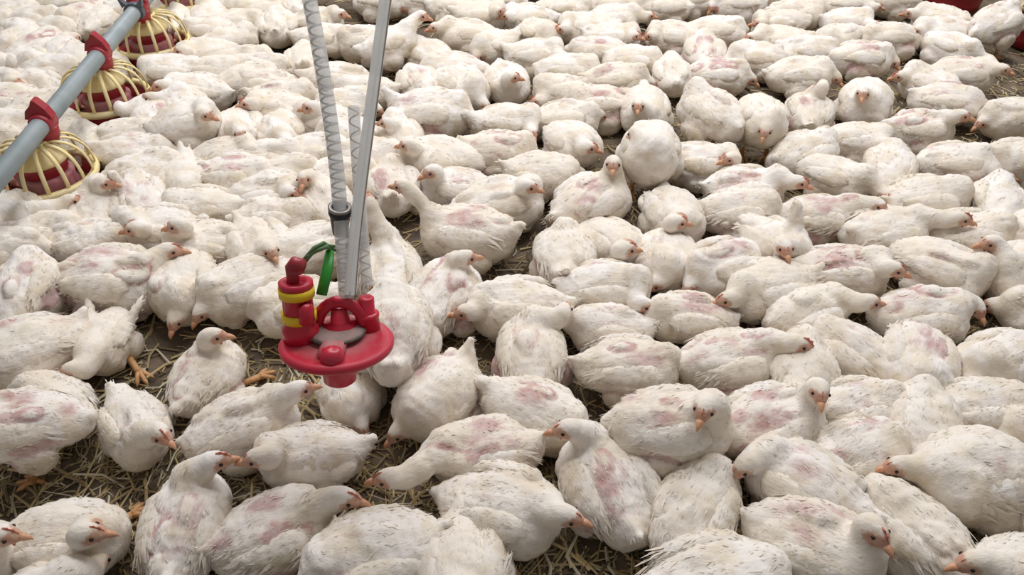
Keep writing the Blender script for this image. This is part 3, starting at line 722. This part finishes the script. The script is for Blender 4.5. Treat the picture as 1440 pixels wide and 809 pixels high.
NUM = ['level', 'one', 'two', 'three', 'four', 'five', 'six', 'seven', 'eight', 'nine', 'ten']
ANCH = [('the red water regulator', 472, 480), ('the nearest feeder', 60, 235), ('the second feeder', 150, 132), ('the third feeder', 213, 58), ('the central straw gap', 705, 375),
        ('the farthest feeder', 262, 5), ('the top right feeder', 1345, 0), ('the right edge feeder', 1430, 60), ('the upper right straw', 1395, 215), ('the top edge centre', 740, 0),
        ('the huge right chicken', 1355, 655), ('the lower left corner', 0, 800), ('the bottom centre', 800, 790), ('the right edge gap', 1415, 450),
        ('the open left litter', 180, 660), ('the clearing at top', 500, 30), ('the round central stander', 920, 222), ('the huge left chicken', 168, 396)]
def make_labels():
    cand = []
    for b in BIRDS:
        u, v, ang, hx, hy, fa, fl = b
        f = 'facing ' + ['right', 'away', 'left', 'forward'][int(((ang + 45) % 360) // 90)]
        post = 'standing' if 'S' in fl else ('huge' if 'B' in fl else 'resting')
        head = ('head up' if 'u' in fl else 'head down' if 'd' in fl else 'red combed' if 'R' in fl else 'head visible') if hx is not None else 'head hidden'
        pl = 'pink patched' if 'P' in fl else 'yellow stained' if 'y' in fl else 'clean white'
        opts = []
        k = F * (SP - (v - 404.5) / F * -CP) / (H - 0.09)
        for n_, ax, ay in ANCH:
            if (ax, ay) == (u, v): continue
            dx = (u - ax) / (0.24 * k); dy = (v - ay) / (0.24 * k * 0.68)
            ix, iy = int(round(abs(dx))), int(round(abs(dy)))
            if ix > 9 or iy > 9: continue
            ps = []
            if ix: ps.append(NUM[ix] + (' right' if dx > 0 else ' left'))
            if iy: ps.append(NUM[iy] + (' before' if dy > 0 else ' behind'))
            pos = (' and '.join(ps) + (' of ' if not iy else ' ') + n_) if ps else 'right at ' + n_
            opts.append((abs(dx) + abs(dy), f'{pl} {post} chicken {f}, {head}, {pos}'))
        opts.sort(); W = lambda q: len(q.split()) <= 16; c_ = []
        for o in opts[:5]:
            for q in (o[1], o[1].replace(', ' + head + ',', ','), o[1].replace(pl + ' ', '')):
                if W(q): c_.append(q)
        cand.append(c_ or [opts[0][1].replace(', ' + head + ',', ',').replace('clean ', '')])
    used = {}; out = [None] * len(BIRDS)
    for rnk in range(12):
        for i in range(len(BIRDS)):
            if out[i] is None and rnk < len(cand[i]) and cand[i][rnk] not in used: used[cand[i][rnk]] = i; out[i] = cand[i][rnk]
    for i in range(len(BIRDS)):
        if out[i] is None: out[i] = cand[i][0].replace('resting', 'low lying')
    return out
LABELS = make_labels()
for i, b in enumerate(BIRDS):
    if ONLY and i not in ONLY: continue
    e = chicken(i, *b); tag(e, LABELS[i], 'chicken', 'white chickens crowded on the straw litter')

# ---------------------------------------------------------------- feeder line
def feeder(px, py, label, R=0.156, ang=0.0, zr=0.11):
    p = at(px, py, zr); e = empty('pan_feeder', (p[0], p[1], 0), ang, label, 'feeder', 'red and yellow pan feeders on the feed pipes')
    v = lathe([(0.0, 0.012), (0.10, 0.006), (0.140, 0.012), (R - 0.010, 0.050), (R, zr - 0.008), (R + 0.003, zr - 0.004), (R - 0.008, zr - 0.006), (R - 0.02, 0.055), (0.13, 0.028), (0.06, 0.030), (0.0, 0.040)], 56)
    mesh_obj('pan', *v, M_RED, e)
    mesh_obj('feed', *lathe([(R - 0.022, 0.050), (0.12, 0.046), (0.05, 0.060), (0.0, 0.062)], 40), M_FEED, e)
    prof = [(R - 0.012, zr - 0.006), (R + 0.007, zr - 0.010), (R + 0.011, zr + 0.001), (R + 0.007, zr + 0.013), (R - 0.010, zr + 0.012)]
    mesh_obj('rim', *lathe(prof, 56, True), M_YEL, e)
    # red inner drum and cream skirt
    mesh_obj('feed_drum', *lathe([(0.0, 0.128), (0.070, 0.128), (0.076, 0.135), (0.080, 0.172), (0.076, 0.180), (0.0, 0.185)], 40), M_RED, e)
    mesh_obj('drum_foot', *lathe([(0.0, 0.055), (0.094, 0.055), (0.096, 0.070), (0.086, 0.092), (0.090, 0.122), (0.082, 0.130), (0.0, 0.132)], 40), M_PINK, e)
    mesh_obj('skirt', *lathe([(0.0, 0.235), (0.036, 0.235), (0.042, 0.222), (0.062, 0.206), (0.082, 0.186), (0.088, 0.174), (0.084, 0.172), (0.0, 0.184)], 40), M_YEL, e)
    top = lathe([(0.034, 0.224), (0.050, 0.224), (0.052, 0.234), (0.046, 0.241), (0.034, 0.241)], 32, True)
    mesh_obj('hub_ring', *top, M_YEL, e)
    n = 16
    def rib():
        pts = []; rr = []
        for k in range(9):
            t = k / 8; a = t * math.pi / 2
            pts.append((0.046 + (R - 0.046) * math.sin(a) ** 0.74, 0, zr + 0.004 + (0.232 - zr) * math.cos(a) ** 0.80)); rr.append(0.0085 - 0.002 * t)
        o = mesh_obj('rib', *sweep(pts, rr, 6, flat=0.5), M_YEL); me = o.data; bpy.data.objects.remove(o); return me
    me = shared('feeder_rib', lambda: (lambda m_: bpy.data.objects.new('x', m_))(rib()))
    for k in range(n): part('rib', me, e, Matrix.Rotation(2 * math.pi * (k + 0.3) / n, 4, 'Z'))
    return e
FL = ['pan feeder nearest the camera at the left edge, red pan under yellow cage', 'second nearest pan feeder, red pan and yellow cage, chickens feeding at its right',
      'third pan feeder along the grey pipe, close to the dark grey clip', 'farthest pan feeder on the left line, cut off by the top edge']
fe = [feeder(*q, l) for q, l in zip(FD, FL)]
feeder(1344, -20, 'red pan feeder with yellow rim cut by the top edge above standing chicken')
feeder(1466, 30, 'pan feeder cut off by the right edge, yellow cage over red pan')
# grey pipe: straight line over the feeder tops
ZP = 0.290
pa = at(66, 172, ZP - 0.01); pb = at(200, 8, ZP - 0.01)
dr = (pb - pa) / np.linalg.norm(pb - pa)
A0 = pa - dr * 1.6; B0 = pb + dr * 2.5; A0[2] = B0[2] = ZP
pe = empty('feed_pipe', (A0[0], A0[1], 0), 0, 'long grey plastic feed pipe running diagonally over the left feeders', 'pipe')
mesh_obj('tube', *[(x) for x in sweep([np.array([0, 0, ZP]), B0 - A0 + np.array([0, 0, ZP])], [0.0295, 0.0295], 28)], M_PIPE, pe)
rzp = math.atan2(dr[1], dr[0])
for k, (cx, cy) in enumerate(((66, 172), (141, 76), (201, 9), (250, -52))):
    c = at(cx, cy, ZP); c = A0 + dr * np.dot(c - A0, dr)
    ce = empty('pipe_saddle', (c[0], c[1], 0), rzp, ['red plastic saddle clamping the grey pipe over the nearest feeder', 'red plastic saddle clamping the grey pipe over the second feeder', 'red plastic saddle on the pipe behind the dark grey clip', 'red plastic saddle on the pipe past the top edge'][k], 'clamp', 'red saddles holding the feed pipe')
    band = sweep([(-0.032, 0, ZP), (-0.026, 0, ZP), (0.026, 0, ZP), (0.032, 0, ZP)], [0.0325, 0.0375, 0.0375, 0.0325], 28)
    mesh_obj('band', *band, M_RED, ce)
    prof = [(-0.042, 0.022), (-0.030, 0.052), (-0.006, 0.082), (0.004, 0.083), (0.012, 0.068), (0.034, 0.048), (0.044, 0.020), (0.0, 0.015)]
    V = [(x, y, ZP + z) for y in (-0.017, 0.017) for x, z in prof]; n = len(prof)
    Fc = [tuple(range(n)), tuple(reversed(range(n, 2 * n)))] + [(i_, i_ + n, (i_ + 1) % n + n, (i_ + 1) % n) for i_ in range(n)]
    mesh_obj('fin', [(y, x, z) for x, y, z in V], [f[::-1] for f in Fc], M_RED, ce, smooth=False)
    mesh_obj('drop_neck', *lathe([(0.028, 0.225), (0.032, 0.232), (0.036, 0.25), (0.040, ZP - 0.01)], 24), M_RED, ce)
c = at(183, 17, ZP); c = A0 + dr * np.dot(c - A0, dr)
ce = empty('pipe_clip', (c[0], c[1], 0), rzp, 'dark grey open clip gripping the feed pipe near the top left', 'clip')
arc = [(0, 0.043 * math.cos(a), ZP + 0.043 * math.sin(a)) for a in np.linspace(math.radians(-30), math.radians(210), 17)]
V = []; Fc = []
for a in np.linspace(math.radians(-40), math.radians(220), 19):
    for x, rr in ((-0.014, 0.0300), (-0.014, 0.040), (0.014, 0.040), (0.014, 0.0300)): V.append((x, rr * math.cos(a), ZP + rr * math.sin(a)))
for k in range(18):
    for q in range(4): a, b_ = k * 4 + q, k * 4 + (q + 1) % 4; Fc.append((a, b_, b_ + 4, a + 4))
Fc += [(3, 2, 1, 0), (72, 73, 74, 75)]
mesh_obj('band', V, Fc, M_CLIP, ce, smooth=False)
for sg in (-1, 1):
    V = [(x, sg * y, ZP + z) for x in (-0.014, 0.014) for y, z in ((0.020, 0.034), (0.040, 0.022), (0.052, 0.074), (0.036, 0.050))]
    mesh_obj('horn', V, [(0, 1, 2, 3), (7, 6, 5, 4), (0, 4, 5, 1), (1, 5, 6, 2), (2, 6, 7, 3), (3, 7, 4, 0)], M_CLIP, ce, smooth=False)

# ---------------------------------------------------------------- red water regulator hanging in front
DR = 1.55
RC = at_depth(474, 484, DR)
re_ = empty('water_regulator', tuple(RC), 0.0, 'round red water pressure regulator hanging above the chickens, dusty top', 'regulator')
re_.rotation_euler = (math.radians(-15), math.radians(2), math.radians(3))
k = DR / F     # metres per pixel at the regulator
Rr = 79 * k
mesh_obj('plate', *lathe([(0.0, -0.020), (Rr * 0.5, -0.020), (Rr * 0.9, -0.012), (Rr, -0.004), (Rr + 0.001, 0.004), (Rr * 0.97, 0.010), (Rr * 0.90, 0.012), (Rr * 0.86, 0.010), (Rr * 0.3, 0.014), (0.0, 0.014)], 64), M_PLATE, re_)
mesh_obj('lower_cup', *lathe([(0.0, -0.088), (0.026, -0.088), (0.033, -0.082), (0.036, -0.050), (0.042, -0.030), (0.044, -0.018), (0.0, -0.016)], 40), M_REDBRIGHT, re_)
rb = xf(box(0, 0, 0, 0.050, 0.105, 0.022, 0.3), (0.0, -0.030, 0.016), (0, 0, 0)); 
mesh_obj('rib_block', *rb, M_PLATE, re_)
mesh_obj('front_boss', *xf(lathe([(0.0, -0.004), (0.021, -0.004), (0.023, 0.02), (0.019, 0.032), (0.010, 0.037), (0.0, 0.038)], 28), (0.004, -0.082, 0.0)), M_REDBRIGHT, re_)
o = mesh_obj('dust', *xf(lathe([(0.058, 0.0), (0.045, 0.0035), (0.02, 0.005), (0.0, 0.005)], 28), (0.0, 0.010, 0.0235), (0, 0, 0), (1, 1.0, 1)), M_DUST, re_)
tag(o, 'grey dust caked on the plate')
# left valve column
cx, cy = -0.070, 0.005
vc_ = mesh_obj('valve_column', *xf(lathe([(0.0, 0.0), (0.036, 0.0), (0.036, 0.030), (0.030, 0.036), (0.029, 0.115), (0.033, 0.118), (0.033, 0.128), (0.020, 0.130), (0.020, 0.122), (0.0, 0.122)], 36), (cx, cy, 0.008)), M_REDBRIGHT, re_)
for z in (0.046, 0.098):
    o = mesh_obj('band', *xf(lathe([(0.0288, z), (0.0345, z), (0.0345, z + 0.018), (0.0288, z + 0.018)], 36, True), (cx, cy, 0.008)), M_YELB, vc_); tag(o, 'bright yellow band')
sp = [(0.026, -0.026, 0.075)]
body_ = box(0, 0, 0, 0.030, 0.022, 0.046, 0.3)
mesh_obj('arrow_tab', *xf(body_, (cx + 0.020, cy - 0.027, 0.078), (0, 0, 0.6)), M_REDBRIGHT, vc_)
elbow = sweep([(cx - 0.004, cy, 0.118), (cx - 0.004, cy, 0.150), (cx - 0.003, cy, 0.165), (cx + 0.004, cy - 0.004, 0.174), (cx + 0.020, cy - 0.010, 0.175)], [0.0125, 0.0125, 0.014, 0.015, 0.012], 16)
o = mesh_obj('elbow', *elbow, M_RED, re_); tag(o, 'dark red elbow fitting')
mesh_obj('elbow_nut', *xf(lathe([(0.0, 0), (0.017, 0), (0.017, 0.012), (0.0, 0.012)], 6), (cx + 0.002, cy, 0.156), (0, 0.15, 0)), M_RED, o, smooth=False)
# arch handle
pts = [(0.050 * math.cos(a) + 0.006, 0.030, 0.012 + 0.068 * math.sin(a)) for a in np.linspace(0, math.pi, 17)]
hd_ = mesh_obj('handle', *sweep(pts, [0.0085] * 17, 12, flat=1.5), M_REDBRIGHT, re_)
mesh_obj('handle_stud', *xf(box(0, 0, 0, 0.026, 0.018, 0.014, 0.3), (0.004, 0.030, 0.084)), M_REDBRIGHT, hd_)
mesh_obj('centre_nipple', *xf(lathe([(0.0, 0), (0.032, 0), (0.034, 0.016), (0.020, 0.022), (0.016, 0.05), (0.0, 0.05)], 28), (0.004, 0.034, 0.014)), M_REDBRIGHT, re_)
# right nipple
nx_ = 0.057; ny_ = 0.045
mesh_obj('outlet_nipple', *xf(lathe([(0.0, 0), (0.0255, 0), (0.0235, 0.030), (0.025, 0.032), (0.025, 0.038), (0.0195, 0.040), (0.0165, 0.042), (0.0165, 0.072), (0.0135, 0.075), (0.0, 0.075)], 6 * 4), (nx_, ny_, 0.008), (0, 0.0, 0)), M_REDBRIGHT, re_)
# green lever and cord
g0 = at_depth(452, 415, DR - 0.03); g1 = at_depth(464, 352, DR - 0.01)
le = empty('green_lever', tuple(g0), 0, 'bright green plastic strip leaning up beside the clear hoses', 'lever')
dv = g1 - g0
mesh_obj('strip', *sweep([np.zeros(3), dv * 0.5 + np.array([0.002, 0, 0]), dv], [0.0115, 0.012, 0.009], 10, flat=0.35), M_GREEN, le)
cordp = [at_depth(470, 350, DR), at_depth(458, 346, DR - .02), at_depth(442, 352, DR - .03), at_depth(428, 366, DR - .03)]
ce = empty('frayed_twine', tuple(cordp[0]), 0, 'frayed dull green cord looped over the top of the green strip', 'twine')
for j in range(5):
    q = [p - cordp[0] + np.array([random.uniform(-.006, .006), random.uniform(-.006, .006), random.uniform(-.008, .008)]) for p in cordp]
    mesh_obj('strand', *sweep(q, [0.0030, 0.0036, 0.0036, 0.0022], 7), M_CORD, ce)
# hoses
def hose(px, label, r, mtl, name='clear_hose'):
    pts = [at_depth(u, v, d) for u, v, d in px]
    e = empty(name, tuple(pts[0]), 0, label, 'hose')
    P_ = np.array(pts) - pts[0]; t = np.linspace(0, 1, len(P_)); tt = np.linspace(0, 1, 40)
    Q_ = np.stack([np.interp(tt, t, P_[:, k_]) for k_ in range(3)], 1)
    for _ in range(6): Q_[1:-1] = (Q_[:-2] + Q_[2:] + 2 * Q_[1:-1]) / 4
    mesh_obj('hose_wall', *sweep(Q_, [r] * 40, 14, cap=False), mtl, e)
    return e, Q_
def helix(Q_, r, turns, wr, n=12):
    L_ = turns * n; tt = np.linspace(0, 1, L_); t = np.linspace(0, 1, len(Q_))
    C_ = np.stack([np.interp(tt, t, Q_[:, k_]) for k_ in range(3)], 1); u_, w_, _ = basis(Q_[-1] - Q_[0])
    pts = [C_[j] + r * (math.cos(2 * math.pi * j / n) * u_ + math.sin(2 * math.pi * j / n) * w_) for j in range(L_)]
    return sweep(pts, [wr] * L_, 5)
e, Q_ = hose([(487, 420, DR), (481, 330, DR), (474, 240, DR), (462, 150, DR), (447, 60, DR), (424, -60, DR)], 'clear hose with dark spiral wire, left of the two hoses above the regulator', 0.0150, M_TUBE)
mesh_obj('spiral_wire', *helix(Q_, 0.0125, 34, 0.0022), M_WIRE, e)
e, Q_ = hose([(492, 415, DR - .01), (499, 330, DR - .01), (510, 240, DR - .01), (522, 150, DR - .01), (534, 60, DR - .01), (550, -60, DR - .01)], 'milky straight hose leaning right above the regulator, seam down its middle', 0.0125, M_TUBE2)
mesh_obj('seam', *sweep(Q_ + np.array([0.002, -0.0125, 0.002]), [0.0022] * 40, 6), M_TUBE2, e)
mesh_obj('inner_line', *sweep(Q_ + np.array([0.0105, -0.006, 0]), [0.0022] * 40, 6), M_WIRE, e)
e, Q_ = hose([(516, 402, DR + .03), (510, 330, DR + .03), (503, 240, DR + .03), (497, 150, DR + .03)], 'short clear hose rising from the red outlet, right of the spiral hose', 0.0120, M_TUBE)
mesh_obj('spiral_wire', *helix(Q_, 0.0100, 12, 0.0018), M_WIRE, e)
b0 = at_depth(478, 300, DR)
be = empty('hose_clamp', tuple(b0), 0, 'small black funnel shaped clamp on the left hose with steel ring', 'clamp')
mesh_obj('funnel', *xf(lathe([(0.0155, -0.050), (0.018, -0.030), (0.020, -0.008), (0.023, 0.0), (0.023, 0.012), (0.0155, 0.012)], 20, True), (0, 0, 0), (0, 0.12, 0)), M_BLACK, be)
mesh_obj('ring', *xf(lathe([(0.0155, 0.011), (0.0235, 0.011), (0.0235, 0.016), (0.0155, 0.016)], 20, True), (0, 0, 0), (0, 0.12, 0)), M_WIRE, be)
#BIRDS_END
